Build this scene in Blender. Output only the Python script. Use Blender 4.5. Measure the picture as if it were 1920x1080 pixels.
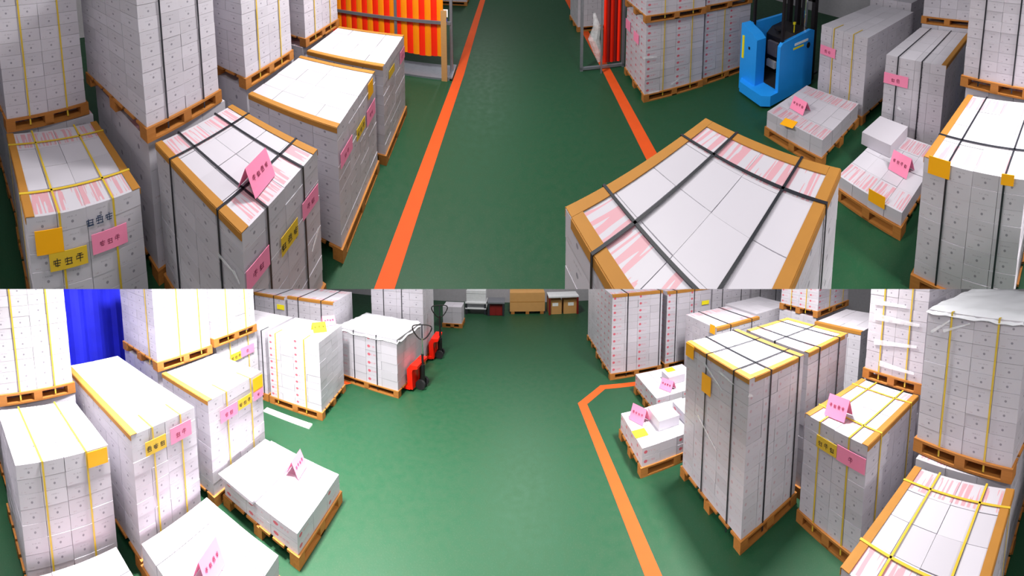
import bpy, math, random
from math import sin, cos, pi, radians, sqrt, atan2
random.seed(7)
SC = bpy.context.scene
COL = SC.collection
for o in list(bpy.data.objects):
    bpy.data.objects.remove(o)

# ------------------------------------------------------------------ camera
# The photograph comes from a ceiling camera with two back-to-back wide lenses whose recorder stacks the
# two half-turn panoramas: the upper half looks down the aisle one way (+Y), the lower half the other way (-Y).
CAM_H = 3.8
FX, KT = 640.0, 0.066
FY_A, HZ_A = 637.3, -182.9
FY_B, HZ_B = 610.5, 396.6
LENS = '''
shader camera(float fx = %f, float taper = %f, float fy_a = %f, float hz_a = %f, float fy_b = %f, float hz_b = %f,
              output point position = 0.0, output vector direction = 0.0, output color throughput = 1.0)
{
  point Q = camera_shader_raster_position();
  float px = Q.x * 1920.0;
  float py = (1.0 - Q.y) * 1080.0;
  float side = 1.0;
  float slope = 0.0;
  float mid = 270.0;
  if (py < 542.0) {
    slope = (hz_a - py) / fy_a;
  } else {
    slope = (hz_b - py) / fy_b;
    side = -1.0;
    mid = 810.0;
  }
  float az = (px - 960.0) / (fx * (1.0 + taper * (mid - py) / 540.0));
  direction = normalize(vector(side * sin(az), slope, side * cos(az)));
}
''' % (FX, KT, FY_A, HZ_A, FY_B, HZ_B)
cam = bpy.data.cameras.new('aisle_camera')
txt = bpy.data.texts.new('double_panorama_lens.osl')
txt.write(LENS)
cam.type = 'CUSTOM'
cam.custom_mode = 'INTERNAL'
cam.custom_shader = txt
from cycles import osl as cycles_osl
cycles_osl.update_custom_camera_shader(cam, lambda *a: None)
cam.clip_start = 0.02
cam.clip_end = 200
cam_ob = bpy.data.objects.new('aisle_camera', cam)
COL.objects.link(cam_ob)
cam_ob.location = (0, 0, CAM_H)
cam_ob.rotation_euler = (pi / 2, 0, 0)
SC.camera = cam_ob

# ------------------------------------------------------------------ light
SC.view_settings.view_transform = 'Standard'
SC.view_settings.look = 'None'
SC.view_settings.exposure = 0.0
SC.view_settings.gamma = 1.0
SC.view_settings.use_curve_mapping = False
wld = bpy.data.worlds.new('hall_air')
SC.world = wld
wld.use_nodes = True
wbg = wld.node_tree.nodes['Background']
wbg.inputs[0].default_value = (0.92, 0.95, 1.0, 1)
wbg.inputs[1].default_value = 0.21

from mathutils import Vector
def lamp(x, y, z, power, aim=None, spread=180, sx=0.5, sy=1.2, col=(1, 0.97, 0.93)):
    """a ceiling strip light or an added fill light; aim tilts its reflector towards a point"""
    l = bpy.data.lights.new('ceiling_or_fill_lamp', 'AREA')
    l.shape = 'RECTANGLE'
    l.size, l.size_y = sx, sy
    l.energy = power
    l.color = col
    l.spread = radians(spread)
    o = bpy.data.objects.new('ceiling_or_fill_lamp', l)
    o.location = (x, y, z)
    if aim:
        o.rotation_euler = (Vector(aim) - Vector((x, y, z))).to_track_quat('-Z', 'Y').to_euler()
    COL.objects.link(o)
    return o
lamp(-1.6, 4.8, 5.4, 310, None, 160)
lamp(1.8, 4.0, 5.6, 80, None, 170)  # added fill that brightens the fronts of the red-dotted loads
lamp(-0.8, 0.3, 5.6, 80, None, 170)  # front fill added above the camera for the near faces
lamp(4.0, -0.2, 5.4, 90, None, 100)
lamp(2.9, -2.8, 5.4, 500, None, 104)
lamp(-3.1, -3.9, 5.4, 310, None, 105)
lamp(2.4, -5.6, 5.4, 170, None, 110)
lamp(-0.3, -9.5, 5.4, 230, None, 170)  # added fill to lift the floor and goods at the far end
lamp(-1.3, 15.0, 5.6, 140)

# ------------------------------------------------------------------ pixel -> place helpers
def ray(px, py):
    if py < 542:
        s, fy, hz, mid = 1, FY_A, HZ_A, 270
    else:
        s, fy, hz, mid = -1, FY_B, HZ_B, 810
    az = (px - 960) / (FX * (1 + KT * (mid - py) / 540))
    return (s * sin(az), s * cos(az), (hz - py) / fy)
def on_z(px, py, z):
    d = ray(px, py)
    t = (z - CAM_H) / d[2]
    return (d[0] * t, d[1] * t)

# ------------------------------------------------------------------ materials
def rgb(h):
    h = h.lstrip('#')
    return tuple(((int(h[i:i + 2], 16) / 255) ** 2.2) for i in (0, 2, 4))
class NT:
    def __init__(s, name):
        s.m = bpy.data.materials.new(name)
        s.m.use_nodes = True
        s.t = s.m.node_tree
        s.b = s.t.nodes['Principled BSDF']
    def node(s, typ, **kw):
        n = s.t.nodes.new(typ)
        for k, v in kw.items():
            setattr(n, k, v)
        return n
    def put(s, sock, v):
        if isinstance(v, bpy.types.NodeSocket):
            s.t.links.new(v, sock)
        elif isinstance(v, (tuple, list)) and len(v) == 3 and sock.type == 'RGBA':
            sock.default_value = (*v, 1)
        else:
            sock.default_value = v
    def math(s, op, a, b=0.0, c=0.0):
        n = s.node('ShaderNodeMath', operation=op)
        s.put(n.inputs[0], a); s.put(n.inputs[1], b); s.put(n.inputs[2], c)
        return n.outputs[0]
    def mix(s, f, a, b):
        n = s.node('ShaderNodeMix', data_type='RGBA')
        s.put(n.inputs[0], f); s.put(n.inputs[6], a); s.put(n.inputs[7], b)
        return n.outputs[2]
    def noise(s, vec, scale, detail=2.0):
        n = s.node('ShaderNodeTexNoise')
        if vec is not None:
            s.put(n.inputs['Vector'], vec)
        n.inputs['Scale'].default_value = scale
        n.inputs['Detail'].default_value = detail
        return n.outputs['Fac']
    def base(s, v): s.put(s.b.inputs['Base Color'], v)
    def set(s, **kw):
        for k, v in kw.items():
            s.put(s.b.inputs[k], v)
    def bump(s, h, strength=0.2, dist=0.01):
        n = s.node('ShaderNodeBump')
        n.inputs['Strength'].default_value = strength
        n.inputs['Distance'].default_value = dist
        s.put(n.inputs['Height'], h)
        s.t.links.new(n.outputs[0], s.b.inputs['Normal'])
MAT = {}
def simple(name, col, rough=0.6, metal=0.0, var=0.12, scale=14, **kw):
    n = NT(name)
    tc = n.node('ShaderNodeTexCoord')
    f = n.noise(tc.outputs['Object'], scale, 3)
    c = rgb(col) if isinstance(col, str) else col
    n.base(n.mix(f, tuple(x * (1 - var) for x in c), tuple(min(1, x * (1 + var)) for x in c)))
    n.set(Roughness=rough, Metallic=metal)
    for k, v in kw.items():
        n.set(**{k.replace('_', ' '): v})
    MAT[name] = n.m
    return n.m

def carton_material(name, kind, board='#c2bec8'):
    n = NT(name)
    uv = n.node('ShaderNodeUVMap', uv_map='print').outputs[0]
    sep = n.node('ShaderNodeSeparateXYZ')
    n.put(sep.inputs[0], uv)
    u, v = sep.outputs[0], sep.outputs[1]
    info = n.node('ShaderNodeObjectInfo')
    rnd = info.outputs['Random']
    c = rgb(board)
    col = n.mix(rnd, tuple(x * 0.92 for x in c), tuple(min(1, x * 1.05) for x in c))
    vec = n.node('ShaderNodeVectorMath', operation='ADD')
    n.put(vec.inputs[0], uv)
    comb = n.node('ShaderNodeCombineXYZ')
    n.put(comb.inputs[0], n.math('MULTIPLY', rnd, 37.0))
    n.put(vec.inputs[1], comb.outputs[0])
    pos = vec.outputs[0]
    def band(x, lo, hi):
        return n.math('MULTIPLY', n.math('GREATER_THAN', x, lo), n.math('LESS_THAN', x, hi))
    def spot(cx, cy, r, ax=1.75):
        du = n.math('MULTIPLY', n.math('SUBTRACT', u, cx), ax)
        dv = n.math('SUBTRACT', v, cy)
        d = n.math('ADD', n.math('MULTIPLY', du, du), n.math('MULTIPLY', dv, dv))
        return n.math('LESS_THAN', d, r * r)
    def letters(u0, u1, v0, v1, sx, sy, thr=0.5):
        st = n.node('ShaderNodeMapping')
        st.inputs['Scale'].default_value = (sx, sy, 1)
        n.put(st.inputs[0], pos)
        f = n.math('GREATER_THAN', n.noise(st.outputs[0], 1.0, 0), thr)
        return n.math('MULTIPLY', f, n.math('MULTIPLY', band(u, u0, u1), band(v, v0, v1)))
    if kind == 'dot':
        col = n.mix(n.math('MULTIPLY', spot(0.5, 0.42, 0.085), 0.6), col, rgb('#4a4658'))
        col = n.mix(n.math('MULTIPLY', letters(0.32, 0.68, 0.66, 0.74, 40, 3), 0.45), col, rgb('#77727f'))
        col = n.mix(n.math('MULTIPLY', letters(0.1, 0.3, 0.12, 0.18, 40, 3), 0.4), col, rgb('#9a7a86'))
    elif kind == 'red':
        col = n.mix(n.math('MULTIPLY', spot(0.2, 0.5, 0.17), 0.8), col, rgb('#c9304a'))
        col = n.mix(n.math('MULTIPLY', letters(0.32, 0.72, 0.4, 0.62, 26, 3, 0.5), 0.4), col, rgb('#c96a80'))
        col = n.mix(n.math('MULTIPLY', letters(0.75, 0.95, 0.2, 0.3, 40, 3), 0.3), col, rgb('#8b8696'))
    elif kind == 'faint':
        col = n.mix(n.math('MULTIPLY', spot(0.2, 0.5, 0.12), 0.35), col, rgb('#b04a60'))
        col = n.mix(n.math('MULTIPLY', letters(0.5, 0.85, 0.55, 0.75, 18, 3, 0.55), 0.25), col, rgb('#a8697c'))
    elif kind == 'stripe':
        st = n.node('ShaderNodeMapping')
        st.inputs['Scale'].default_value = (9, 0.6, 1)
        n.put(st.inputs[0], pos)
        f = n.math('GREATER_THAN', n.noise(st.outputs[0], 1.0, 1), 0.5)
        f = n.math('MULTIPLY', f, band(v, 0.08, 0.92))
        col = n.mix(n.math('MULTIPLY', f, 0.55), col, rgb('#cf6f7c'))
    elif kind == 'plain':
        f = n.noise(pos, 3.0, 4)
        col = n.mix(n.math('MULTIPLY', f, 0.25), col, rgb('#b9b4c0'))
    n.base(col)
    n.set(Roughness=0.38)
    n.set(**{'Specular IOR Level': 0.35})
    MAT[name] = n.m
for k in ('dot', 'red', 'faint', 'stripe', 'plain'):
    carton_material('carton_' + k, k)

def floor_material():
    n = NT('green_epoxy_floor')
    tc = n.node('ShaderNodeTexCoord').outputs['Object']
    a = n.noise(tc, 0.35, 5)
    b = n.noise(tc, 9.0, 6)
    c = n.noise(tc, 70.0, 2)
    col = n.mix(a, rgb('#1f4c37'), rgb('#11452a'))
    col = n.mix(n.math('MULTIPLY', b, 0.45), col, rgb('#33462f'))
    col = n.mix(n.math('MULTIPLY', n.math('GREATER_THAN', c, 0.62), 0.18), col, rgb('#4a5747'))
    n.base(col)
    n.put(n.b.inputs['Roughness'], n.math('ADD', n.math('MULTIPLY', b, 0.25), 0.36))
    n.set(**{'Specular IOR Level': 0.35})
    n.bump(n.noise(tc, 45.0, 3), 0.12, 0.004)
    MAT['floor'] = n.m
floor_material()
def wood_material(name, c1, c2):
    n = NT(name)
    tc = n.node('ShaderNodeTexCoord')
    mp = n.node('ShaderNodeMapping')
    mp.inputs['Scale'].default_value = (1.5, 22, 22)
    n.put(mp.inputs[0], tc.outputs['Object'])
    f = n.noise(mp.outputs[0], 2.0, 5)
    rnd = n.node('ShaderNodeObjectInfo').outputs['Random']
    col = n.mix(f, rgb(c1), rgb(c2))
    col = n.mix(n.math('MULTIPLY', rnd, 0.3), col, rgb('#7a4a22'))
    n.base(col)
    n.set(Roughness=0.75)
    n.bump(f, 0.3, 0.004)
    MAT[name] = n.m
wood_material('pallet_wood', '#9c5f26', '#c0803c')
wood_material('board_wood', '#b98a55', '#cfa26a')
simple('kraft', '#a8732f', 0.7, var=0.1, scale=8)
simple('cardboard', '#c9965a', 0.75, var=0.1, scale=5)
simple('strap_black', '#20222a', 0.45)
simple('strap_yellow', '#cfae35', 0.45)
simple('card_orange', '#ffb000', 0.6, var=0.03)
simple('card_yellow', '#dcb532', 0.6, var=0.03)
simple('card_bright', '#f6e524', 0.6, var=0.03)
simple('card_pink', '#f58ab0', 0.6, var=0.03)
simple('ink', '#3a3226', 0.8)
simple('ink_red', '#8f3a58', 0.8)
simple('marker_ink', '#33415f', 0.8)
simple('orange_line', '#d24c00', 0.75, var=0.08, scale=6)
simple('strip_red', '#ff2a08', 0.45, var=0.05)
simple('strip_orange', '#ff8c00', 0.45, var=0.05)
simple('steel', '#8f929c', 0.4, 0.6)
simple('steel_dark', '#3b3d45', 0.45, 0.5)
simple('white_paint', '#e2e4e8', 0.45)
simple('truck_blue', '#2a9dff', 0.35, var=0.06)
simple('truck_black', '#1a1518', 0.55)
simple('rubber', '#1b1b1e', 0.85)
simple('seat_grey', '#6a6670', 0.7)
simple('jack_red', '#f52310', 0.32, var=0.05)
simple('jack_orange', '#f57a10', 0.35, var=0.05)
simple('chrome', '#d8dade', 0.18, 1.0)
simple('blue_sheet', '#2a2fd8', 0.6, var=0.22, scale=3)
simple('wall_paint', '#b9b6bd', 0.8)
simple('sign_white', '#f2f4f2', 0.5)
simple('sign_blue', '#2336e0', 0.5)
simple('lamp_yellow', '#d8c81c', 0.4)
simple('dark_red', '#7a1410', 0.6)
def film_material():
    n = NT('stretch_film')
    n.set(Roughness=0.12)
    n.base((0.95, 0.96, 1.0))
    tc = n.node('ShaderNodeTexCoord')
    f = n.noise(tc.outputs['Object'], 12.0, 3)
    n.put(n.b.inputs['Alpha'], n.math('ADD', n.math('MULTIPLY', f, 0.5), 0.1))
    n.bump(f, 0.5, 0.02)
    MAT['film'] = n.m
film_material()

# ------------------------------------------------------------------ mesh helpers
MESH = {}
FACES = ((0, 3, 2, 1), (4, 5, 6, 7), (0, 1, 5, 4), (1, 2, 6, 5), (2, 3, 7, 6), (3, 0, 4, 7))
class MB:
    """collects boxes, prisms and tubes for one mesh"""
    def __init__(s): s.v = []; s.f = []
    def box(s, x0, x1, y0, y1, z0, z1):
        b = len(s.v)
        s.v += [(x0, y0, z0), (x1, y0, z0), (x1, y1, z0), (x0, y1, z0), (x0, y0, z1), (x1, y0, z1), (x1, y1, z1), (x0, y1, z1)]
        s.f += [tuple(b + i for i in f) for f in FACES]
        return s
    def prism(s, pts, ax, a0, a1):
        """extrude a polygon given in the two axes other than ax"""
        b = len(s.v); n = len(pts)
        for a in (a0, a1):
            for p in pts:
                q = [p[0], p[1]]; q.insert(ax, a); s.v.append(tuple(q))
        s.f.append(tuple(range(b, b + n))); s.f.append(tuple(b + n + i for i in reversed(range(n))))
        for i in range(n):
            j = (i + 1) % n
            s.f.append((b + i, b + n + i, b + n + j, b + j))
        return s
    def tube(s, path, r, seg=8, closed=False):
        import mathutils as mu
        P = [mu.Vector(p) for p in path]; n = len(P); b = len(s.v)
        for i, p in enumerate(P):
            if closed: t = P[(i + 1) % n] - P[i - 1]
            else: t = P[min(i + 1, n - 1)] - P[max(i - 1, 0)]
            t.normalize()
            a = mu.Vector((0, 0, 1)) if abs(t.z) < 0.9 else mu.Vector((0, 1, 0))
            u = t.cross(a).normalized(); w = t.cross(u).normalized()
            rr = r[i] if isinstance(r, (list, tuple)) else r
            for k in range(seg):
                an = 2 * pi * k / seg
                s.v.append(tuple(p + u * (rr * cos(an)) + w * (rr * sin(an))))
        m = n if closed else n - 1
        for i in range(m):
            j = (i + 1) % n
            for k in range(seg):
                k2 = (k + 1) % seg
                s.f.append((b + i * seg + k, b + i * seg + k2, b + j * seg + k2, b + j * seg + k))
        if not closed:
            s.f.append(tuple(b + k for k in reversed(range(seg))))
            s.f.append(tuple(b + (n - 1) * seg + k for k in range(seg)))
        return s
    def disc(s, c, ax, r, t, seg=20):
        pts = [(r * cos(2 * pi * k / seg), r * sin(2 * pi * k / seg)) for k in range(seg)]
        o = [c[i] for i in range(3) if i != ax]
        return s.prism([(p[0] + o[0], p[1] + o[1]) for p in pts], ax, c[ax] - t / 2, c[ax] + t / 2)
    def mesh(s, name, mat):
        me = bpy.data.meshes.new(name)
        me.from_pydata(s.v, [], s.f)
        me.materials.append(MAT[mat])
        import bmesh
        bm = bmesh.new(); bm.from_mesh(me)
        bmesh.ops.recalc_face_normals(bm, faces=bm.faces)
        bm.to_mesh(me); bm.free()
        return me
    def build(s, name, mat, parent=None, loc=(0, 0, 0), rz=0, smooth=False):
        return put(name, s.mesh(name, mat), parent, loc, rz)
def put(name, me, parent=None, loc=(0, 0, 0), rz=0):
    o = bpy.data.objects.new(name, me)
    COL.objects.link(o)
    o.location = loc
    if rz: o.rotation_euler = (0, 0, rz)
    if parent is not None: o.parent = parent
    return o
def tag(o, label, cat, group=None):
    o['label'] = label; o['category'] = cat
    if group: o['group'] = group
    return o
def empty(name, loc, rz, label, cat, group=None):
    o = bpy.data.objects.new(name, None)
    o.empty_display_size = 0.2
    COL.objects.link(o)
    o.location = loc; o.rotation_euler = (0, 0, rz)
    return tag(o, label, cat, group)
def structure(o):
    o['kind'] = 'structure'
    return o
def carton_mesh(w, d, h, side, top):
    key = ('carton', round(w, 3), round(d, 3), round(h, 3), side, top)
    if key in MESH: return MESH[key]
    x, y = w / 2, d / 2
    v = [(-x, -y, 0), (x, -y, 0), (x, y, 0), (-x, y, 0), (-x, -y, h), (x, -y, h), (x, y, h), (-x, y, h)]
    me = bpy.data.meshes.new('carton')
    me.from_pydata(v, [], FACES)
    me.materials.append(MAT[side]); me.materials.append(MAT[top])
    uvl = me.uv_layers.new(name='print')
    quad = ((0, 0), (1, 0), (1, 1), (0, 1))
    for p in me.polygons:
        for k, li in enumerate(p.loop_indices):
            uvl.data[li].uv = quad[k]
    me.polygons[0].material_index = 1
    me.polygons[1].material_index = 1
    MESH[key] = me
    return me

# ------------------------------------------------------------------ the hall
X0, X1, Y0, Y1, HT = -9.0, 9.0, -13.6, 21.0, 6.5
flo = structure(MB().box(X0, X1, Y0, Y1, -0.15, 0).build('floor', 'floor'))
structure(MB().box(X0 - .2, X0, Y0, Y1, 0, HT).build('wall_left', 'wall_paint'))
structure(MB().box(X1, X1 + .2, Y0, Y1, 0, HT).build('wall_right', 'wall_paint'))
structure(MB().box(X0, X1, Y1, Y1 + .2, 0, HT).build('wall_front', 'wall_paint'))
structure(MB().box(X0, X1, Y0 - .2, Y0, 0, HT).build('wall_back', 'wall_paint'))
def line_marking(pts, wid=0.15):
    m = MB()
    n = len(pts)
    off = []
    for i, p in enumerate(pts):
        a = pts[max(i - 1, 0)]; b = pts[min(i + 1, n - 1)]
        def nrm(p, q):
            l = sqrt((q[0] - p[0]) ** 2 + (q[1] - p[1]) ** 2) or 1
            return (-(q[1] - p[1]) / l, (q[0] - p[0]) / l)
        if 0 < i < n - 1:
            n1, n2 = nrm(a, p), nrm(p, b)
            k = 1 + n1[0] * n2[0] + n1[1] * n2[1]
            off.append(((n1[0] + n2[0]) / k, (n1[1] + n2[1]) / k))
        else:
            off.append(nrm(a, b))
    for i in range(n - 1):
        p, q = pts[i], pts[i + 1]; o, r = off[i], off[i + 1]
        h = wid / 2
        m.prism([(p[0] + o[0] * h, p[1] + o[1] * h), (p[0] - o[0] * h, p[1] - o[1] * h), (q[0] - r[0] * h, q[1] - r[1] * h), (q[0] + r[0] * h, q[1] + r[1] * h)], 2, 0.0, 0.003)
    return m.build('line_marking', 'orange_line', flo)
line_marking([(-1.06, 20.5), (-1.13, 7.41), (-1.26, 3.1), (-1.33, 0.9)], 0.19)
line_marking([(2.10, 20.5), (2.07, 7.3), (2.03, 4.75), (2.0, 0.9)], 0.19)
line_marking([(-2.95, -6.68), (-1.83, -6.8), (-1.31, -6.3), (-1.41, -3.09), (-1.45, -0.9)], 0.16)
line_marking([on_z(620, 724, 0), on_z(698, 706, 0)], 0.14)

# ------------------------------------------------------------------ pallet loads
PAL = 0.14
def pallet(root, w, d):
    W, D = w / 2 + 0.02, d / 2 + 0.02
    m = MB()
    for x in (-W + 0.055, 0, W - 0.055):
        for y in (-D + 0.06, 0, D - 0.06):
            m.box(x - 0.055, x + 0.055, y - 0.06, y + 0.06, 0.022, PAL - 0.024)
    for y in (-D + 0.06, 0, D - 0.06):
        m.box(-W, W, y - 0.06, y + 0.06, 0, 0.022)
    m.box(-0.05, 0.05, -D, D, 0.001, 0.021)
    p = m.build('pallet', 'pallet_wood', root)
    key = ('deck', round(W, 3), round(D, 3))
    n = 6
    bw = 2 * D / n * 0.82
    if key not in MESH:
        MESH[key] = MB().box(-W, W, -bw / 2, bw / 2, 0, 0.024).mesh('deck_board', 'pallet_wood')
    for i in range(n):
        put('deck_board', MESH[key], p, (0, -D + bw / 2 + i * (2 * D - bw) / (n - 1), PAL - 0.024))
    return p
def glyph_mesh(size, seed, mat):
    """one brush character, its strokes crossing each other; lies in xz, faces -y"""
    key = ('glyph', round(size, 3), seed % 5, mat)
    if key in MESH: return MESH[key]
    rnd = random.Random(seed % 5)
    m = MB(); t = size * 0.1
    def bar(x0, x1, z0, z1):
        m.box(x0 * size, x1 * size, -0.0012, 0, z0 * size, z1 * size)
    q = seed % 5
    bar(-.05, .05, -.5, .5) if q in (0, 2) else bar(-.25, -.15, -.5, .4)
    bar(-.45, .45, .18, .28)
    bar(-.38, .4, -.12, -.02)
    if q in (1, 3, 4):
        bar(-.45, .45, -.48, -.38); bar(.28, .38, -.48, .28)
    if q in (0, 3): bar(-.32, -.22, -.4, .28); bar(-.32, .3, -.4, -.3)
    if q in (2, 4): bar(.0, .08, -.12, .5); bar(-.35, .3, .4, .5)
    bar(-.5, -.42, -.2, .28)
    MESH[key] = m.mesh('character', mat)
    return MESH[key]
def lettering(parent, mat, count, size, gap, at, axis='front', seed=0):
    total = count * size + (count - 1) * gap
    for c in range(count):
        put('character', glyph_mesh(size, seed + c, mat), parent, (at[0] - total / 2 + c * (size + gap) + size / 2, at[1], at[2]))
class Load:
    pass
LOADS = {}
def load(key, fr, N, yaw, w, d, z0, top, label, nx=4, ny=4, nz=8, side='dot', tops='stripe', edges='', straps=(), back=False, bare=False, group='pallet loads of white cartons'):
    """N: the corner at the left end of the aisle-side face; x runs right along that face, y runs back from it"""
    yaw = radians(yaw)
    if fr == 'B':
        N = (-N[0], -N[1]); yaw += pi
    L = Load(); L.w, L.d, L.z0, L.top, L.yaw, L.N = w, d, z0, top, yaw, N
    cx = N[0] + cos(yaw) * w / 2 - sin(yaw) * d / 2
    cy = N[1] + sin(yaw) * w / 2 + cos(yaw) * d / 2
    L.c = (cx, cy)
    r = L.root = empty('pallet_load', (cx, cy, z0), yaw, label, 'pallet load', group)
    L.h = top - z0
    pallet(r, w, d)
    zb = PAL
    ch = (L.h - zb) / nz
    gw, gd = w / nx, d / ny
    G = 0.004
    rnd = random.Random(key)
    for k in range(nz):
        for i in range(nx):
            for j in range(ny):
                if k < nz - 1:
                    if not (i in (0, nx - 1) or j == 0 or (back and j == ny - 1)): continue
                    if not back and j == ny - 1 and 0 < i < nx - 1: continue
                striped = k == nz - 1 and tops == 'stripe' and j in (0, ny - 1)
                me = carton_mesh(gw - G, gd - G, ch - 0.003, 'carton_' + (side if side != 'red' or i % 2 == 0 else 'plain'), 'carton_stripe' if striped else 'carton_plain')
                put('carton', me, r, ((i + 0.5) * gw - w / 2 + rnd.uniform(-.0015, .0015), (j + 0.5) * gd - d / 2 + rnd.uniform(-.003, .003), zb + k * ch), rnd.uniform(-.004, .004))
    H = L.h
    W, D = w / 2, d / 2
    t = 0.006
    for e in edges:
        m = MB()
        if e in 'LR':
            s = -1 if e == 'L' else 1
            x = s * W
            m.box(min(x, x - s * 0.075), max(x, x - s * 0.075), -D, D, H, H + t)
            m.box(min(x, x + s * t), max(x, x + s * t), -D, D, H - 0.055, H)
        else:
            s = -1 if e in 'F' else 1
            y = s * D
            a = -W + (0.077 if 'L' in edges else 0); b = W - (0.077 if 'R' in edges else 0)
            m.box(a, b, min(y, y - s * 0.075), max(y, y - s * 0.075), H, H + t)
            m.box(a, b, min(y, y + s * t), max(y, y + s * t), H - 0.055, H)
        m.build('edge_board', 'kraft', r)
    T = 0.0035
    for (ax, f, colr) in straps:
        m = MB(); sw = 0.0095
        o = 0.008
        if ax == 'y':
            x = -W + f * w
            m.box(x - sw, x + sw, -D - o, D + o, H + o, H + o + T)
            m.box(x - sw, x + sw, -D - o - T, -D - o, PAL * 0.3, H + o + T)
            m.box(x - sw, x + sw, D + o, D + o + T, PAL * 0.3, H + o + T)
        elif ax == 'f':      # only down the aisle face
            x = -W + f * w
            m.box(x - sw, x + sw, -D - o - T, -D - o, 0.05, H + 0.002)
            m.box(x - sw, x + sw, -D - o - T, -D + 0.25, H + 0.002, H + 0.002 + T)
        else:
            y = -D + f * d
            m.box(-W - o, W + o, y - sw, y + sw, H + o, H + o + T)
            m.box(-W - o - T, -W - o, y - sw, y + sw, PAL * 0.3, H + o + T)
            m.box(W + o, W + o + T, y - sw, y + sw, PAL * 0.3, H + o + T)
        m.build('strap', 'strap_' + colr, r)
    LOADS[key] = L
    return L
def face_point(L, px, py, face='F'):
    """where the view ray through a photo pixel meets a side of a load: (along, height) in the load's own frame"""
    d = ray(px, py)
    ca, sa = cos(-L.yaw), sin(-L.yaw)
    def loc(x, y): return (x * ca - y * sa, x * sa + y * ca)
    o = loc(0 - L.c[0], 0 - L.c[1]); dd = loc(d[0], d[1])
    if face == 'F':
        t = (-L.d / 2 - o[1]) / dd[1]
        return (o[0] + dd[0] * t, CAM_H + d[2] * t - L.z0)
    t = (-L.w / 2 - o[0]) / dd[0]
    return (o[1] + dd[1] * t, CAM_H + d[2] * t - L.z0)
def card(key, px, py, w, h, mat, chars=0, csize=0.05, ink='ink', face='F', tilt=0.0, dz=0.0):
    L = LOADS[key]
    a, z = face_point(L, px, py, face)
    z += dz
    m = MB().box(-w / 2, w / 2, -0.003, 0, -h / 2, h / 2)
    c = m.build('label_card', mat, L.root)
    off = 0.014
    if face == 'F':
        c.location = (max(-L.w / 2 + w / 2, min(L.w / 2 - w / 2, a)), -L.d / 2 - off, z)
        c.rotation_euler = (0, tilt, 0)
    else:
        c.location = (-L.w / 2 - off, max(-L.d / 2 + w / 2, min(L.d / 2 - w / 2, a)), z)
        c.rotation_euler = (0, tilt, -pi / 2)
    if chars:
        lettering(c, ink, chars, csize, csize * 0.45, (0, -0.003, -h * 0.05), seed=int(px + py))
    return c
def film(key, pts, wid=0.02, face='F'):
    """a pale strip put in for the glint on a stretch film crease, on a side of a load, through photo pixels"""
    L = LOADS[key]
    q = [face_point(L, px, py, face) for px, py in pts]
    (a0, z0), (a1, z1) = q[0], q[-1]
    n = sqrt((a1 - a0) ** 2 + (z1 - z0) ** 2) or 1
    ox, oz = -(z1 - z0) / n * wid / 2, (a1 - a0) / n * wid / 2
    o = 0.013
    P = [(a0 - ox, z0 - oz), (a1 - ox * .4, z1 - oz * .4), (a1 + ox * .4, z1 + oz * .4), (a0 + ox, z0 + oz)]
    m = MB()
    if face == 'F':
        m.prism(P, 1, -L.d / 2 - o - 0.004, -L.d / 2 - o)
    else:
        m.prism(P, 0, -L.w / 2 - o - 0.004, -L.w / 2 - o)
    m.build('film_fold_glint', 'film', L.root)

BK, YE = 'black', 'yellow'
PB2 = (('y', .25, BK), ('y', .75, BK))
PBX = (('y', .27, BK), ('y', .75, BK), ('x', .22, BK), ('x', .78, BK))
PY2 = (('y', .27, YE), ('y', .74, YE))
PYX = (('y', .27, YE), ('y', .74, YE), ('x', .22, YE), ('x', .82, YE))
# ---- upper half of the picture, bank on the left of the aisle
load('A2', 'A', (-2.78, .34), 89, 1.06, 1.02, 0, 1.20, 'pallet load with yellow straps, orange, yellow and pink cards and handwriting on its face', edges='LR', straps=PYX, nz=7)
load('A1l', 'A', (-3.86, .38), 93, 1.06, 1.1, 0, 1.20, 'pallet load hidden behind the yellow-strapped load with the orange card', nx=3, ny=3, nz=4)
load('A1', 'A', (-3.82, .38), 97, 1.0, 1.1, 1.211, 2.90, 'yellow-strapped pallet load raised behind the load with the orange, yellow and pink cards', straps=PY2, nz=11)
load('A4', 'A', (-1.76, 1.68), 90, 1.06, 1.13, 0, 1.43, 'pallet load with black straps, kraft edge boards and a pink tent sign on top', edges='LR', straps=PBX, nz=9)
load('A3l', 'A', (-2.97, 1.64), 92, 1.1, 1.2, 0, 1.43, 'pallet load behind the black-strapped load with the pink tent sign', nx=3, ny=3, nz=4)
load('A3', 'A', (-2.93, 1.62), 95, 1.05, 1.25, 1.441, 3.05, 'tall black-strapped pallet load raised behind the load with the pink tent sign', straps=PB2, nz=11)
load('A6', 'A', (-1.76, 3.14), 94, 1.30, 1.17, 0, 1.41, 'pallet load with a brightly lit top and an orange card at its far corner', edges='LR', tops='plain', nz=9)
load('A5l', 'A', (-3.05, 3.16), 92, 1.1, 1.1, 0, 1.40, 'pallet load behind the brightly lit top with orange corner card', nx=3, ny=3, nz=4)
load('A5', 'A', (-3.03, 3.13), 92, 1.06, 1.1, 1.411, 2.9, 'yellow-strapped pallet load raised beside the tall black-strapped load', straps=PY2, nz=10)
load('A7', 'A', (-1.79, 4.59), 93, 1.22, 1.23, 0, 1.42, 'brightly lit pallet load standing next to the red and orange strip screen', edges='LR', tops='plain', nz=9)
load('A8l', 'A', (-3.16, 4.62), 92, 1.1, 1.1, 0, 1.41, 'pallet load behind the load next to the strip screen', nx=3, ny=3, nz=4)
load('A8', 'A', (-3.12, 4.65), 90, 1.11, 1.1, 1.421, 2.8, 'yellow-strapped pallet load raised beside the red and orange strip screen', straps=PY2, nz=9)
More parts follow.
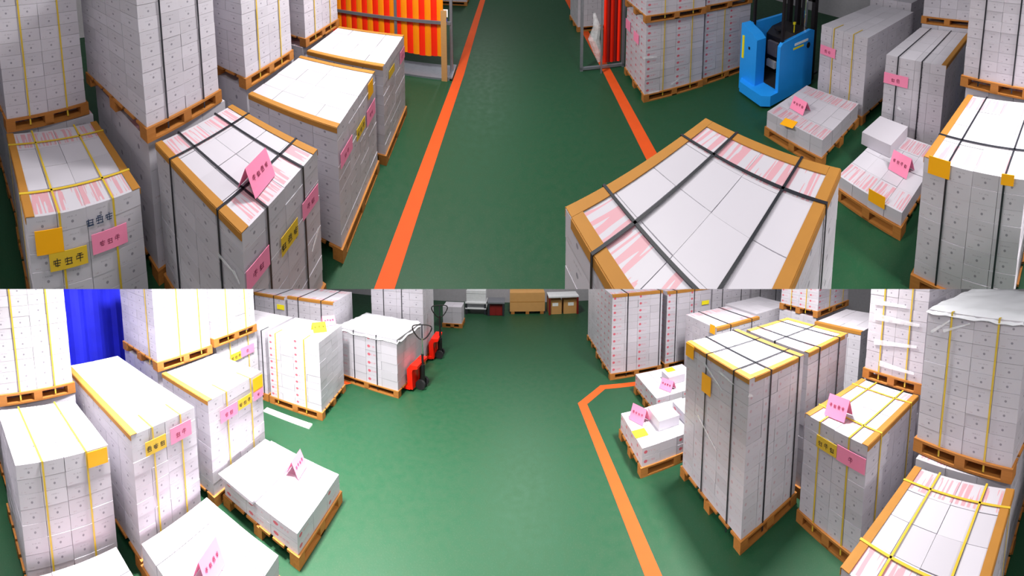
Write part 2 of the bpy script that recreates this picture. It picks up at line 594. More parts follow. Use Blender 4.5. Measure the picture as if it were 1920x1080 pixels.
# ---- upper half, middle and right
load('AC', 'A', (.32, 1.99), 289, 1.16, 1.27, 0, 1.99, 'tall load standing alone in the aisle, kraft edge boards all round its strapped top', edges='LRFB', straps=PBX, nz=11, ny=4, back=True)
load('A10', 'A', (2.42, 6.0), 0, 1.24, 1.15, 0, 1.505, 'lower load with red-dotted cartons and pink cards on its side, beside the blue truck', side='red', tops='plain', nz=10, straps=(('f', .3, YE), ('f', .78, YE)))
load('A10u', 'A', (2.40, 5.98), 0, 1.26, 1.17, 1.514, 2.7, 'upper load with red-dotted cartons, stacked nearest the grey frame stand', side='red', tops='plain', nz=8, straps=(('f', .3, YE), ('f', .78, YE)))
load('A11', 'A', (3.71, 6.03), 0, 1.15, 1.15, 0, 1.505, 'lower load with red-dotted cartons directly behind the blue truck', side='red', tops='plain', nz=10, straps=(('f', .4, YE),))
load('A11u', 'A', (3.71, 6.03), 0, 1.15, 1.15, 1.516, 2.7, 'upper load with red-dotted cartons stacked behind the blue truck', side='red', tops='plain', nz=8)
load('A9', 'A', (1.86, 9.8), 2, 1.15, 1.1, 0, 1.3, 'film-wrapped pallet load beyond the grey frame stand', nz=7, tops='plain')
load('A9b', 'A', (-2.75, 12.4), 0, 1.15, 1.1, 0, 1.3, 'far pallet load on the other side of the strip screen', nz=6, nx=3, ny=3, tops='plain')
load('A12', 'A', (4.98, 4.09), 268, 1.04, 1.62, 0, 1.48, 'yellow-strapped load with a pink card beside the blue truck', straps=(('f', .3, YE), ('f', .72, YE)), ny=5, nz=9, tops='plain')
load('A12b', 'A', (6.7, 4.15), 268, 1.04, 1.1, 0, 1.62, 'load standing behind the yellow-strapped load with the pink card', ny=3, nx=3, nz=6, tops='plain')
load('A13', 'A', (3.75, 4.09), 275, 1.10, 1.03, 0, .39, 'low load with pink-striped carton tops, a pink tent sign and an orange sheet', nz=2, nx=5, side='plain')
load('A14', 'A', (4.80, 2.60), 271, 1.0, 1.3, 0, 1.36, 'black-strapped load with a pink card behind the low load with a stepped carton', straps=(('y', .22, BK), ('y', .62, BK)), edges='R', nz=8, tops='plain')
load('A14b', 'A', (6.15, 2.62), 271, 1.0, 1.1, 0, 1.42, 'load standing behind the black-strapped load with the pink card', nx=3, ny=3, nz=5, tops='plain')
load('A14u', 'A', (6.17, 2.62), 271, 1.0, 1.1, 1.426, 2.7, 'shaded load raised on a pallet behind the black-strapped load with the pink card', nx=3, ny=3, nz=6, tops='plain')
load('A15', 'A', (3.59, 2.50), 266, .97, 1.10, 0, .29, 'low load with an orange card on its face and a pink tent sign on top', nz=1, nx=4, side='plain')
load('A16', 'A', (3.14, 1.18), 266, 1.03, 1.16, 0, 1.29, 'pallet load with a white top, black straps and two orange cards under its edge', edges='L', straps=(('y', .25, BK), ('y', .80, BK), ('x', .3, BK)), nz=8)
load('A17l', 'A', (4.46, 1.18), 264, 1.0, 1.1, 0, 1.29, 'pallet load behind the white-topped load with two orange cards', nx=3, ny=3, nz=4)
load('A17', 'A', (4.48, 1.24), 259, .95, 1.1, 1.301, 2.75, 'black-strapped load raised behind the white-topped load with two orange cards', straps=PB2, nz=10)
# ---- lower half, bank on the left
load('B2', 'B', (-3.16, .33), 93, .97, .90, 0, 1.32, 'yellow-strapped load with one orange card at its upper corner, behind a low striped layer', straps=PY2, tops='plain', nz=8)
load('B1l', 'B', (-4.18, .33), 94, 1.0, 1.1, 0, 1.32, 'pallet load behind the yellow-strapped load with one orange card', nx=3, ny=3, nz=4)
load('B1', 'B', (-4.12, .33), 98, .99, 1.1, 1.331, 2.85, 'load raised behind the yellow-strapped load with one orange card, next to the blue sheet', straps=PY2, nz=10)
load('B3', 'B', (-2.57, .35), 94, .94, .50, 0, .33, 'low carton layer in front of the yellow-strapped load with one orange card', nz=2, ny=2, side='red')
load('B4', 'B', (-3.08, 1.50), 94, .87, 1.70, 0, 1.44, 'long pallet load with a yellow and a pink card, in front of the blue sheet', straps=(('f', .3, YE), ('f', .74, YE)), edges='L', tops='plain', nz=9, ny=6)
load('B5', 'B', (-2.04, 1.55), 94, .93, .98, 0, .37, 'low white-topped load with a pink tent sign, in front of the long load', nz=2, side='plain', tops='plain')
load('B7', 'B', (-3.24, 2.65), 93, 1.08, .92, 0, 1.36, 'load with orange, pink and yellow cards behind the low load of two carton blocks', straps=(('f', .3, YE), ('f', .75, YE)), edges='L', tops='plain', nz=8)
load('B6l', 'B', (-4.28, 2.6), 92, 1.04, .95, 0, 1.36, 'pallet load behind the load with orange, pink and yellow cards', nx=3, ny=3, nz=4)
load('B6', 'B', (-4.22, 2.58), 92, 1.04, .95, 1.371, 2.85, 'load raised between the blue sheet and the load with orange, pink and yellow cards', straps=(('x', .2, YE), ('f', .4, YE), ('f', .8, YE)), nz=10)
load('B8', 'B', (-2.08, 2.77), 90, .94, 1.09, 0, .37, 'low load of two white carton blocks with a pink tent sign between them', nz=2, nx=3, ny=3, side='red', tops='plain')
load('B9l', 'B', (-4.28, 3.76), 92, 1.05, 1.1, 0, 1.44, 'load with yellow and pink cards behind the white plank on the floor', nz=8, straps=(('f', .3, YE), ('f', .75, YE)))
load('B9', 'B', (-4.25, 3.70), 92, 1.05, 1.1, 1.451, 2.85, 'load raised on a red-brown pallet above the cards facing the white plank', nz=9, straps=(('f', .3, YE), ('f', .75, YE)))
load('B11', 'B', (-4.17, 4.95), 5, 1.05, 1.05, 0, 1.41, 'load with red-dotted cartons and yellow and pink tent signs on top', side='red', tops='plain', edges='', nz=10, straps=(('f', .16, YE), ('f', .72, YE)))
load('B11b', 'B', (-5.28, 4.86), 5, 1.04, 1.05, 0, 1.40, 'load with red-dotted cartons next to the load with two tent signs', side='red', tops='plain', nz=10, straps=(('f', .93, BK),))
load('B12a', 'B', (-6.02, 6.36), 4, 1.15, 1.1, 0, 1.66, 'tall black-strapped load with a yellow card behind the two tent signs', nz=9, straps=PB2, edges='F')
load('B12b', 'B', (-4.80, 6.46), 4, 1.15, 1.1, 0, 1.70, 'tall black-strapped load between the tent sign load and the pallet jacks', nz=9, straps=PB2, edges='F')
load('B14', 'B', (-3.56, 6.50), 351, 1.42, 1.15, 0, 1.19, 'white film-wrapped load with an orange card beside the nearer pallet jack', nz=6, nx=4, side='red', tops='plain', straps=(('f', .3, BK), ('f', .68, BK)))
load('B13', 'B', (-3.3, 7.80), 0, 1.28, 1.1, 0, 1.95, 'tall white load with thin black straps behind the nearer pallet jack', nz=10, tops='plain', straps=(('f', .25, BK), ('f', .6, BK)))
load('B16', 'B', (-2.1, 10.5), 0, .58, .6, 0, .68, 'small white load alone on its pallet near the far worktables', nz=3, nx=2, ny=2, side='plain', tops='plain')
# ---- lower half, bank on the right
load('B17', 'B', (2.07, 7.05), 1, 1.16, 1.2, 0, 1.91, 'black-strapped load with red-dotted cartons standing at the orange line corner', side='red', edges='F', nz=11, straps=(('y', .3, BK), ('y', .95, BK)))
load('B17c', 'B', (2.10, 8.34), 1, 1.16, 1.1, 0, 1.89, 'load standing behind the red-dotted load at the orange line corner', nx=3, ny=3, nz=6, tops='plain')
load('B17b', 'B', (3.34, 7.07), 1, 1.16, 1.2, 0, 1.86, 'black-strapped load with red-dotted cartons next to the load at the orange line corner', side='red', edges='F', nz=11, straps=(('y', .2, BK), ('y', .6, BK)))
load('B19', 'B', (2.30, 2.80), 2, .86, 1.30, 0, 1.93, 'tall film-wrapped load with black straps, kraft edged top and an orange card', side='faint', edges='FLR', nz=12, ny=5, straps=(('y', .36, BK), ('y', .9, BK), ('x', .2, BK), ('x', .62, BK)))
load('B20', 'B', (3.26, 2.84), 2, .86, 1.2, 0, 1.92, 'black-strapped kraft edged load joined to the tall film-wrapped load', side='faint', edges='FBR', nz=11, straps=(('y', .25, BK), ('y', .75, BK), ('x', .5, BK)))
load('B22', 'B', (3.02, 2.62), 267, .90, 1.08, 0, 1.32, 'yellow-strapped load with a pink tent sign, yellow and pink cards on its face', edges='LR', straps=PYX, nz=8)
load('B23l', 'B', (4.19, 2.58), 267, .9, 1.1, 0, 1.32, 'pallet load behind the yellow-strapped load with tent sign and cards', nx=3, ny=3, nz=4)
load('B23', 'B', (4.14, 2.55), 266, .9, 1.1, 1.331, 2.85, 'glossy film-wrapped yellow-strapped load raised behind the tent sign and cards', straps=PY2, nz=10)
load('B25', 'B', (2.00, 1.30), 267, 1.0, 1.10, 0, 1.19, 'yellow-strapped load with striped carton tops in front of the raised yellow-strapped load', edges='LR', straps=PYX, nz=7)
load('B24l', 'B', (3.20, 1.28), 265, 1.0, 1.1, 0, 1.19, 'pallet load behind the striped carton tops with yellow straps', nx=3, ny=3, nz=4)
load('B24', 'B', (3.29, 1.33), 260, 1.05, 1.1, 1.201, 2.74, 'tall yellow-strapped load with a crumpled white film top, raised behind the striped tops', straps=PY2, nz=10)
load('B27', 'B', (1.74, 4.32), 2, 1.10, .88, 0, .41, 'low white-topped load with a yellow sheet and a pink tent sign', nz=2, side='red', tops='plain')
load('B26', 'B', (2.42, 5.42), 2, 1.05, .98, 0, .39, 'low white-topped load with a small carton, beside the orange line corner', nz=2, side='red', tops='plain')
load('B28', 'B', (3.62, 5.45), 4, 1.1, 1.1, 0, 1.45, 'black-strapped load with an orange corner card behind the kraft edged loads', nz=8, edges='F', straps=(('y', .3, BK), ('y', .8, BK)))
load('B28b', 'B', (4.80, 5.72), 4, 1.1, 1.1, 0, 1.45, 'load with a plain shaded top behind the kraft edged loads', nz=8, tops='plain')
load('B31', 'B', (4.56, 7.12), 1, 1.16, 1.1, 0, 1.84, 'black-strapped load with a yellow card in the back row', nz=9, straps=PB2)
load('B31b', 'B', (5.78, 7.14), 1, 1.16, 1.1, 0, 1.84, 'last black-strapped load in the back row', nz=9, straps=PB2)
load('B29', 'B', (5.22, 3.35), 3, 1.1, 1.05, 0, 1.5, 'load with a bare white top beside the glossy film-wrapped load', nz=8, tops='plain', edges='L')
load('B30l', 'B', (5.37, 4.54), 3, 1.1, 1.02, 0, 1.5, 'load under the raised red-dotted load with yellow straps', nx=3, ny=3, nz=4)
load('B30', 'B', (5.37, 4.52), 3, 1.1, 1.02, 1.511, 2.8, 'yellow-strapped red-dotted load raised beside the bare white top', side='red', nz=9, straps=(('f', .35, YE), ('f', .8, YE), ('x', .3, YE), ('x', .7, YE)))

# ------------------------------------------------------------------ cards and film on the loads
card('A2', 92, 450, .24, .20, 'card_orange')
card('A2', 128, 482, .34, .15, 'card_yellow', 3, .07)
card('A2', 205, 445, .34, .17, 'card_pink', 3, .05, 'ink_red')
lettering(LOADS['A2'].root, 'marker_ink', 3, .07, .02, (face_point(LOADS['A2'], 186, 408)[0], -.525, face_point(LOADS['A2'], 186, 408)[1]), seed=3)
card('A4', 482, 500, .27, .15, 'card_pink', 2, .05, 'ink_red')
card('A4', 541, 442, .24, .15, 'card_yellow', 3, .06)
card('A4', 580, 377, .27, .15, 'card_pink', 2, .05, 'ink_red')
card('A6', 693, 166, .2, .2, 'card_orange')
card('A6', 694, 210, .34, .2, 'card_pink', 2, .05, 'ink_red')
card('A6', 675, 240, .3, .14, 'card_yellow', 3, .06)
card('A6', 648, 283, .34, .16, 'card_pink', 2, .05, 'ink_red')
card('A7', 753, 103, .3, .2, 'card_pink', 2, .05, 'ink_red')
card('A7', 733, 133, .3, .12, 'card_yellow')
card('A10', 1178, 46, .3, .22, 'card_pink', face='L')
card('A10', 1194, 70, .3, .2, 'card_pink', face='L')
card('A12', 1553, 96, .36, .17, 'card_pink', 2, .06, 'ink_red')
card('A14', 1679, 149, .42, .17, 'card_pink', 2, .06, 'ink_red')
card('A15', 1645, 371, .24, .14, 'card_orange')
card('A16', 1762, 312, .23, .17, 'card_orange')
card('A16', 1890, 335, .12, .1, 'card_orange')
card('B2', 182, 856, .22, .16, 'card_orange')
card('B4', 291, 833, .27, .15, 'card_yellow', 3, .06)
card('B4', 338, 808, .30, .18, 'card_pink', 2, .06, 'ink_red')
card('B7', 482, 718, .22, .2, 'card_orange')
card('B7', 428, 772, .32, .17, 'card_pink', 2, .06, 'ink_red')
card('B7', 458, 752, .28, .14, 'card_yellow', 3, .06)
card('B7', 483, 737, .22, .14, 'card_pink', 1, .05, 'ink_red')
card('B9l', 442, 668, .3, .14, 'card_yellow', 3, .06)
card('B9l', 463, 656, .36, .17, 'card_pink', 1, .06, 'ink_red')
card('B12a', 552, 580, .2, .12, 'card_bright')
card('B19', 1326, 720, .2, .24, 'card_orange', face='L')
card('B19', 1291, 655, .2, .18, 'card_orange', face='L')
card('B22', 1551, 835, .30, .14, 'card_yellow', 3, .06)
card('B22', 1600, 862, .38, .17, 'card_pink', 1, .06, 'ink_red')
card('B28', 1337, 617, .16, .18, 'card_orange', face='L')
card('B31', 1400, 572, .22, .12, 'card_bright')
card('B17b', 1322, 567, .2, .1, 'card_bright')
film('A4', [(440, 505), (452, 530)], .03, 'L'); film('A4', [(412, 475), (440, 507)], .025, 'L')
film('A4', [(595, 425), (583, 470)], .03)
film('A10', [(1206, 108), (1231, 106)], .05); film('A10', [(1215, 175), (1236, 170)], .05); film('A10', [(1258, 158), (1272, 148)], .03)
film('B19', [(1322, 680), (1356, 732)], .03, 'L'); film('B19', [(1310, 778), (1345, 845)], .025, 'L')
film('B19', [(1350, 696), (1378, 720)], .03, 'L'); film('B19', [(1402, 740), (1410, 742)], .04)
film('B24', [(1747, 622), (1783, 600)], .035); film('B24', [(1770, 620), (1820, 606)], .03)
film('B23', [(1640, 592), (1725, 610)], .10); film('B23', [(1640, 640), (1720, 650)], .08); film('B23', [(1650, 680), (1715, 700)], .08); film('B23', [(1640, 565), (1700, 575)], .08)
film('A14', [(1685, 200), (1690, 206)], .05)

def film_cover(key, drop, lift, seed):
    """crumpled white plastic drawn over the top of a load"""
    L = LOADS[key]; rnd = random.Random(seed)
    n = 14; v = []; f = []
    W, D = L.w / 2 + .016, L.d / 2 + .016
    for j in range(n + 1):
        for i in range(n + 1):
            u, w = i / n * 2 - 1, j / n * 2 - 1
            e = max(abs(u), abs(w))
            if e > .99:
                z = L.h - drop * rnd.uniform(.55, 1.0)
                x, y = u * W, w * D
            else:
                z = L.h + .014 + lift * (1 - e) + rnd.uniform(0, .02)
                x, y = u * W * (1.07 if e > .8 else 1), w * D * (1.07 if e > .8 else 1)
                x = max(-W, min(W, x)); y = max(-D, min(D, y))
            v.append((x, y, z))
    for j in range(n):
        for i in range(n):
            a = j * (n + 1) + i
            f.append((a, a + 1, a + n + 2, a + n + 1))
    m = MB(); m.v, m.f = v, f
    o = m.build('film_cover', 'cover', L.root)
    for p in o.data.polygons: p.use_smooth = True
simple('cover', '#dcdde4', 0.25, var=0.04)
film_cover('B24', .05, .03, 1); film_cover('B14', .10, .06, 2); film_cover('B13', .05, .03, 3)

# ------------------------------------------------------------------ loose cartons, sheets and tent signs on the loads
def loose_carton(L, px, py, z, w, d, h, label, side='carton_red', rz=0.0, dx=0, dy=0):
    x, y = on_z(px, py, z)
    me = carton_mesh(w, d, h, side, 'carton_plain')
    o = put('carton', me, None, (x + dx, y + dy, z), LOADS[L].yaw + rz)
    return tag(o, label, 'carton')
loose_carton('B27', 1243, 788, .413, .34, .42, .15, 'white carton lying beside a pink tent sign on the low load with the yellow sheet', 'carton_plain')
loose_carton('B27', 1290, 776, .413, .34, .42, .15, 'red-printed white carton touching the tall film-wrapped load', 'carton_red')
loose_carton('B26', 1262, 712, .393, .34, .3, .15, 'small white carton with a yellow sheet, beside a pink tent sign', 'carton_plain')
loose_carton('A15', 1658, 265, .293, .5, .45, .17, 'white carton stepped on the back of the low load with the orange card', 'carton_plain')
loose_carton('B8', 487, 880, .373, .92, .56, .035, 'flat white carton sheet covering half of the low two-block load', 'carton_plain')
def sheet(px, py, z, w, d, rz, mat, label):
    x, y = on_z(px, py, z)
    o = MB().box(-w / 2, w / 2, -d / 2, d / 2, 0, 0.003).build('paper_sheet', mat, None, (x, y, z), rz)
    return tag(o, label, 'paper')
sheet(1200, 812, .414, .2, .17, LOADS['B27'].yaw, 'card_bright', 'bright yellow sheet lying on the low white-topped load')
sheet(1256, 693, .548, .17, .16, LOADS['B26'].yaw, 'card_bright', 'bright yellow sheet lying on the small carton')
sheet(1479, 231, .394, .22, .17, LOADS['A13'].yaw + .2, 'card_orange', 'orange sheet lying on the pink-striped carton tops')
def tent(px, py, z, w, h, rz, mat, label, spread=.09, ink='ink_red', chars=4):
    """a folded paper sign; px, py: the middle of its base"""
    x, y = on_z(px, py, z)
    r = empty('tent_sign', (x, y, z), rz, label, 'sign', 'folded paper signs on the loads')
    for s in (-1, 1):
        m = MB()
        m.prism([(s * spread, 0.0), (s * spread * 0.94, 0.0), (0.0 - s * 0.0, h - 0.002), (0.0, h + 0.002)], 0, -w / 2, w / 2)
        p = m.build('panel', mat, r)
        if s == -1:
            for k in range(chars):
                zz = .56
                c = put('character', glyph_mesh(w * .13, k + int(px), ink), p, (-w * .3 + k * w * .6 / max(chars - 1, 1), -spread * (1 - zz) - .004, h * zz))
                c.rotation_euler = (-atan2(spread, h), 0, 0)
    return r
def yw(k, e=0.0): return LOADS[k].yaw + e
tent(482, 340, 1.44, .30, .2, yw('A4', .1), 'card_pink', 'pink tent sign on the black-strapped kraft edged load')
tent(1500, 205, .395, .3, .17, yw('A13', -.1), 'card_pink', 'pink tent sign beside the orange sheet')
tent(1690, 318, .295, .3, .2, yw('A15', -.1), 'card_pink', 'pink tent sign in front of the stepped carton')
tent(556, 882, .38, .26, .2, yw('B8', .15), 'card_pink', 'pink tent sign between the two white carton blocks')
tent(392, 1072, .375, .3, .22, yw('B5', .2), 'card_pink', 'pink tent sign on the low load in front of the long load')
tent(598, 620, 1.415, .26, .17, yw('B11', .75), 'card_bright', 'yellow tent sign with three dark characters next to the pink one', ink='ink', chars=3)
tent(616, 608, 1.415, .26, .18, yw('B11', .75), 'card_pink', 'pink tent sign next to the yellow one')
tent(1199, 787, .415, .28, .22, yw('B27', -1.1), 'card_pink', 'pink tent sign beside the white carton and the yellow sheet')
tent(1252, 728, .395, .26, .17, yw('B26', -1.1), 'card_pink', 'pink tent sign under the small carton with the yellow sheet')
tent(1572, 778, 1.33, .28, .22, yw('B22', .1), 'card_pink', 'pink tent sign on the yellow-strapped kraft edged load')

# white plank on the floor
a, b = on_z(500, 770, 0), on_z(580, 800, 0)
o = MB().box(-.46, .46, -.06, .06, 0, .025).build('plank', 'sign_white', None, ((a[0] + b[0]) / 2, (a[1] + b[1]) / 2, 0), atan2(b[1] - a[1], b[0] - a[0]))
tag(o, 'white plank lying on the green floor before the red-dotted load', 'plank')

# ------------------------------------------------------------------ strip screen and frame stand across the aisle
g = empty('strip_screen', (-2.7, 7.42, 0), 0, 'steel framed screen of red and orange hanging strips at the aisle', 'screen')
for x, nm in ((-1.5, 'post'), (0.15, 'post'), (1.4, 'post')):
    MB().box(x - .03, x + .03, -.03, .03, 0, 2.3).build('post', 'steel', g)
for z in (1.13, 2.27):
    MB().box(-1.5, 1.4, -.045, -.015, z - .035, z + .035).build('rail', 'steel', g)
MB().box(-1.5, 1.4, -.3, .3, 0, .04).box(1.34, 1.46, -.3, .3, .04, .07).build('foot', 'steel', g)
n = 20
for i in range(n):
    x = -1.5 + i * 2.72 / n
    key = ('strip', i % 2)
    if key not in MESH:
        m = MB(); wv = 2.72 / n
        m.prism([(0, 0), (wv * .3, -.012), (wv * .7, -.012), (wv, 0), (wv, .004), (wv * .7, -.008), (wv * .3, -.008), (0, .004)], 2, .36, 2.24)
        MESH[key] = m.mesh('strip', ('strip_red', 'strip_orange')[i % 2])
    put('strip', MESH[key], g, (x, .02 + random.uniform(-.004, .004), random.uniform(-.02, .02)))
o = MB().box(-.06, .06, 0, .025, 0, 1.5).build('board', 'board_wood', None, (-1.40, 7.08, 0)); tag(o, 'narrow wooden board standing upright at the end post of the strip screen', 'board')
sg = MB().box(-.05, .05, -.006, 0, 0, .17).build('notice', 'sign_white', g, (1.29, -.05, 1.27))
MB().box(-.03, .03, -.008, -.002, -.1, -.03).build('notice_tag', 'sign_blue', sg)

f = empty('frame_stand', (1.98, 7.5, 0), -.03, 'grey steel frame stand with gathered red strips opposite the strip screen', 'frame')
MB().box(-.49, -.43, -.03, .03, 0, 2.2).build('post', 'steel', f)
MB().box(-.07, -.035, -.2, -.16, 0, 2.2).build('post', 'steel', f)
MB().box(.46, .52, -.03, .03, 0, 2.2).build('post', 'steel', f)
MB().box(-.49, .52, -.03, .03, 0.03, .08).build('rail', 'steel', f)
MB().box(-.49, .52, -.03, .03, 2.15, 2.2).build('rail', 'steel', f)
for i in range(5):
    MB().prism([(0, 0), (.04, -.03), (.08, 0), (.08, .006), (.04, -.024), (0, .006)], 2, .12, 2.1).build('strip', 'strip_red' if i % 2 == 0 else 'dark_red', f, (.04 + i * .08, .05, 0))
m = MB().tube([(-.2, -.05, 1.3), (-.14, -.07, 1.0), (-.2, -.06, .72), (-.12, -.06, .45), (-.08, -.05, .2)], [.03, .09, .13, .1, .03], 9)
m.build('plastic_bag', 'film', f)

# ------------------------------------------------------------------ blue sheet behind the bank
m = MB()
pts = []
for i in range(41):
    y = -3.6 + i * 2.9 / 40
    pts.append((5.95 + .05 * sin(i * 1.1) + .02 * sin(i * 2.7), y))
m.prism(pts + [(p[0] + .01, p[1]) for p in reversed(pts)], 2, 0.0, 3.3)
bs = m.build('blue_sheet', 'blue_sheet')
tag(bs, 'large blue sheet hanging behind the long load', 'sheet')

# ------------------------------------------------------------------ blue reach truck
t = empty('reach_truck', (4.75, 5.05, 0), 0, 'blue stand-on reach truck with black mast among the pallet loads', 'forklift')
MB().prism([(-.62, -.36), (-.5, -.48), (.6, -.48), (.6, .48), (-.42, .48), (-.62, .3)], 2, .05, .24).build('base', 'truck_blue', t)
rp = MB().prism([(-.02, .0), (.48, .0), (.48, 1.33), (.1, 1.2), (-.02, 1.12)], 0, -.5, -.28).build('rear_panel', 'truck_blue', t)
MB().box(-.512, -.5, .36, .42, .65, 1.1).build('stripe', 'card_bright', rp)
MB().box(-.51, -.5, .18, .22, .88, .93).build('lock', 'truck_black', rp)
sp = MB().prism([(-.32, .24), (.6, .24), (.6, 1.16), (.5, 1.2), (-.26, 1.14), (-.32, 1.08)], 1, -.48, -.4).build('side_panel', 'truck_blue', t)
MB().box(.05, .42, -.486, -.48, 1.0, 1.045).build('lettering', 'sign_white', sp)
MB().box(.02, .30, -.486, -.48, .93, .965).build('lettering', 'card_bright', sp)
MB().prism([(.44 + .05 * cos(a * pi / 6), .9 + .06 * sin(a * pi / 6)) for a in range(12)], 1, -.486, -.48).build('grab_hole', 'truck_black', sp)
MB().box(-.28, .6, .40, .48, .24, 1.30).build('far_panel', 'truck_blue', t)
MB().box(-.28, .1, -.4, .4, .2, .26).build('floor_mat', 'rubber', t)
MB().box(.1, .6, -.4, .4, .24, 1.0).prism([(.1, 1.0), (.6, 1.0), (.6, 1.16), (.25, 1.12)], 1, -.4, .4).build('console', 'truck_black', t)
MB().box(.04, .1, .0, .28, .62, .9).build('seat_pad', 'seat_grey', t)
MB().box(.05, .1, .05, .3, .36, .5).build('document_pocket', 'sign_white', t)
MB().disc((.18, .1, 1.16), 2, .11, .03).tube([(.18, .1, 1.05), (.18, .1, 1.16)], .02).build('steering_wheel', 'truck_black', t)
MB().tube([(.3, -.2, 1.1), (.3, -.2, 1.3)], .012).disc((.3, -.2, 1.31), 2, .03, .04).build('control_lever', 'lamp_yellow', t)
for y in (-.36, -.08, .12, .36):
    MB().box(.66, .76, y - .045, y + .045, .05, 3.0).build('mast_rail', 'truck_black', t)
for z in (.9, 1.7, 2.6):
    MB().box(.66, .76, -.4, .4, z, z + .08).build('mast_crossbar', 'truck_black', t)
for y in (-.42, .42):
    MB().box(-.25, -.2, y - .025, y + .025, 1.1, 2.6).build('guard_post', 'truck_black', t)
MB().tube([(.62, -.2, .3), (.62, -.2, 2.2)], .035).build('lift_cylinder', 'chrome', t)
for y in (-.25, .25):
    MB().box(.76, 1.0, y - .05, y + .05, .06, .1).build('fork', 'steel_dark', t)
for (x, y) in ((-.3, .3), (.45, -.4), (.45, .4)):
    MB().disc((x, y, .09), 1, .09, .09).build('wheel', 'rubber', t)

# ------------------------------------------------------------------ pallet jacks
def jack(x, y, rz, label, handle_tilt, body, mat2, swivel):
    r = empty('pallet_jack', (x, y, 0), rz, label, 'pallet jack', 'hand pallet jacks')
    for s in (-1, 1):
        MB().prism([(-.55, .045), (0, .045), (0, .1), (-.5, .1)], 1, s * .2 - .075, s * .2 + .075).build('fork', 'jack_red', r)
    b = MB()
    b.prism([(-.06, .05), (.05, .05), (.04, .42), (.06, .47), (.16, .5), (.16, .56), (.0, .56), (-.07, .46)], 1, -.26, -.12)
    b.prism([(-.06, .05), (.05, .05), (.04, .42), (.06, .47), (.16, .5), (.16, .56), (.0, .56), (-.07, .46)], 1, .12, .26)
    b.box(-.05, .03, -.13, .13, .08, .5).box(.0, .155, -.13, .13, .505, .555)
    body_o = b.build('pump_frame', body, r)
    MB().prism([(-.005, .2), (.005, .2), (.005, .42), (-.005, .42)], 1, .262, .268).build('maker_plate', mat2, body_o)
    MB().tube([(.15, 0, .1), (.15, 0, .5)], .055, 12).build('pump', 'truck_black', r)
    for s in (-1, 1):
        MB().disc((.15, s * .09, .1), 1, .1, .055).build('wheel', 'rubber', r)
    tx = handle_tilt
    hr = put('handle', MB().tube([(0, 0, .45), (0, tx * .3, .72)], .026, 10).mesh('handle', 'truck_black'), r, (.16, 0, 0), swivel)
    MB().tube([(0, tx * .3, .70), (0, tx * .75, 1.06)], .02, 10).build('shaft', 'chrome' if mat2 == 'sign_white' else 'truck_black', hr)
    lp = []
    for k in range(28):
        a = 2 * pi * k / 28
        zz = 1.21 - .16 * cos(a) - .03 * cos(2 * a)
        lp.append((.19 * sin(a) * (1 - .25 * cos(a)), tx * zz * .9, zz))
    MB().tube(lp, .014, 8, closed=True).build('handle_loop', 'truck_black', hr)
    MB().tube([(0, tx * .95, 1.04), (0, tx * 1.15, 1.34)], .014, 8).build('release_lever', 'steel_dark', hr)
    return r
jack(1.955, -6.83, radians(171), 'red pallet jack with a chrome shaft beside the white film-wrapped load', .03, 'jack_red', 'sign_white', radians(20))
jack(1.90, -8.33, radians(180), 'red and orange pallet jack with a black shaft in front of the small lone load', .03, 'jack_red', 'jack_orange', radians(20))

# ------------------------------------------------------------------ far end of the aisle
def table(px0, px1, py, depth, zt, label, top='white_paint', leg='steel_dark', shelf=True):
    a = on_z(px0, py, 0); b = on_z(px1, py, 0)
    y = (a[1] + b[1]) / 2
    x0, x1 = sorted((a[0], b[0])); w = x1 - x0
    r = empty('worktable', ((x0 + x1) / 2, y - depth / 2, 0), 0, label, 'table')
    MB().box(-w / 2, w / 2, -depth / 2, depth / 2, zt - .05, zt).build('tabletop', top, r)
    for sx in (-1, 1):
        for sy in (-1, 1):
            MB().box(sx * (w / 2 - .04) - .03, sx * (w / 2 - .04) + .03, sy * (depth / 2 - .04) - .03, sy * (depth / 2 - .04) + .03, 0, zt - .05).build('leg', leg, r)
    if shelf:
        MB().box(-w / 2, w / 2, -depth / 2, depth / 2, .2, .24).build('shelf', top, r)
    return r, (x0 + x1) / 2, y - depth / 2, w
r1 = table(872, 912, 590, .7, .45, 'low white worktable next to the small lone load', 'white_paint')
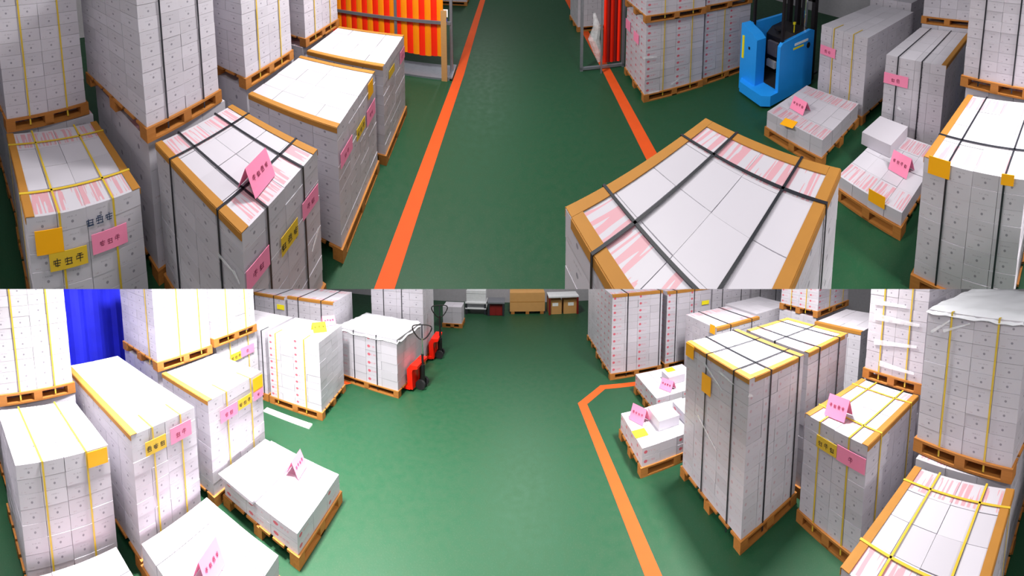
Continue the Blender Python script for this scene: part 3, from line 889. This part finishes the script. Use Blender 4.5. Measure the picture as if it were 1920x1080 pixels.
r2 = table(914, 946, 593, .7, .5, 'grey worktable with a dark cabinet beneath, between low table and cardboard box', 'steel', shelf=False)
o = MB().box(-.25, .25, -.25, .25, 0, .36).box(-.26, .26, .25, .265, .02, .34).box(-.01, .01, .262, .28, .05, .3).build('cabinet', 'dark_red', None, (r2[1], r2[2] + .02, 0)); tag(o, 'dark red cabinet under the grey worktable', 'cabinet')
o = MB().box(-r1[3] / 2 + .02, r1[3] / 2 - .04, -.3, .3, 0, .3).box(-r1[3] / 2 + .02, r1[3] / 2 - .04, -.3, .3, .31, .42).build('carton_pile', 'white_paint', None, (r1[1], r1[2], .452)); tag(o, 'white flat goods lying on the low white worktable', 'goods')
a, b = on_z(956, 590, 0), on_z(1022, 590, 0)
cb = empty('cardboard_box', ((a[0] + b[0]) / 2, a[1] - .45, 0), 0, 'large brown cardboard box on a low pallet at the far end', 'box')
w = abs(a[0] - b[0])
MB().box(-w / 2, w / 2, -.4, .4, .1, .78).build('body', 'cardboard', cb)
MB().box(-w / 2, -.004, -.4, .4, .78, .79).build('flap', 'cardboard', cb); MB().box(.004, w / 2, -.4, .4, .78, .79).build('flap', 'cardboard', cb)
for x in (-w / 2 + .1, 0, w / 2 - .1):
    MB().box(x - .06, x + .06, -.4, .4, 0, .1).build('skid', 'pallet_wood', cb)
MB().box(-w / 2 - .001, w / 2 + .001, .4, .402, .44, .46).build('tape', 'kraft', cb)
r3 = table(1028, 1086, 590, .7, .68, 'dark legged worktable with cardboard boxes beneath', 'white_paint', 'dark_red', shelf=False)
for k, (dx, ww) in enumerate(((-.28, .44), (.26, .5))):
    o = MB().box(-ww / 2, ww / 2, -.25, .25, 0, .52).box(-ww / 2, ww / 2, -.02, .02, .52, .524).build('cardboard_box', 'cardboard', None, (r3[1] - dx, r3[2], 0))
    tag(o, ('brown cardboard box under the dark legged worktable, beside the large box', 'brown cardboard box under the dark legged worktable, beside the red-dotted load')[k], 'box')
    MB().box(-.1, .1, .25, .253, .3, .42).build('label_card', 'sign_white', o)
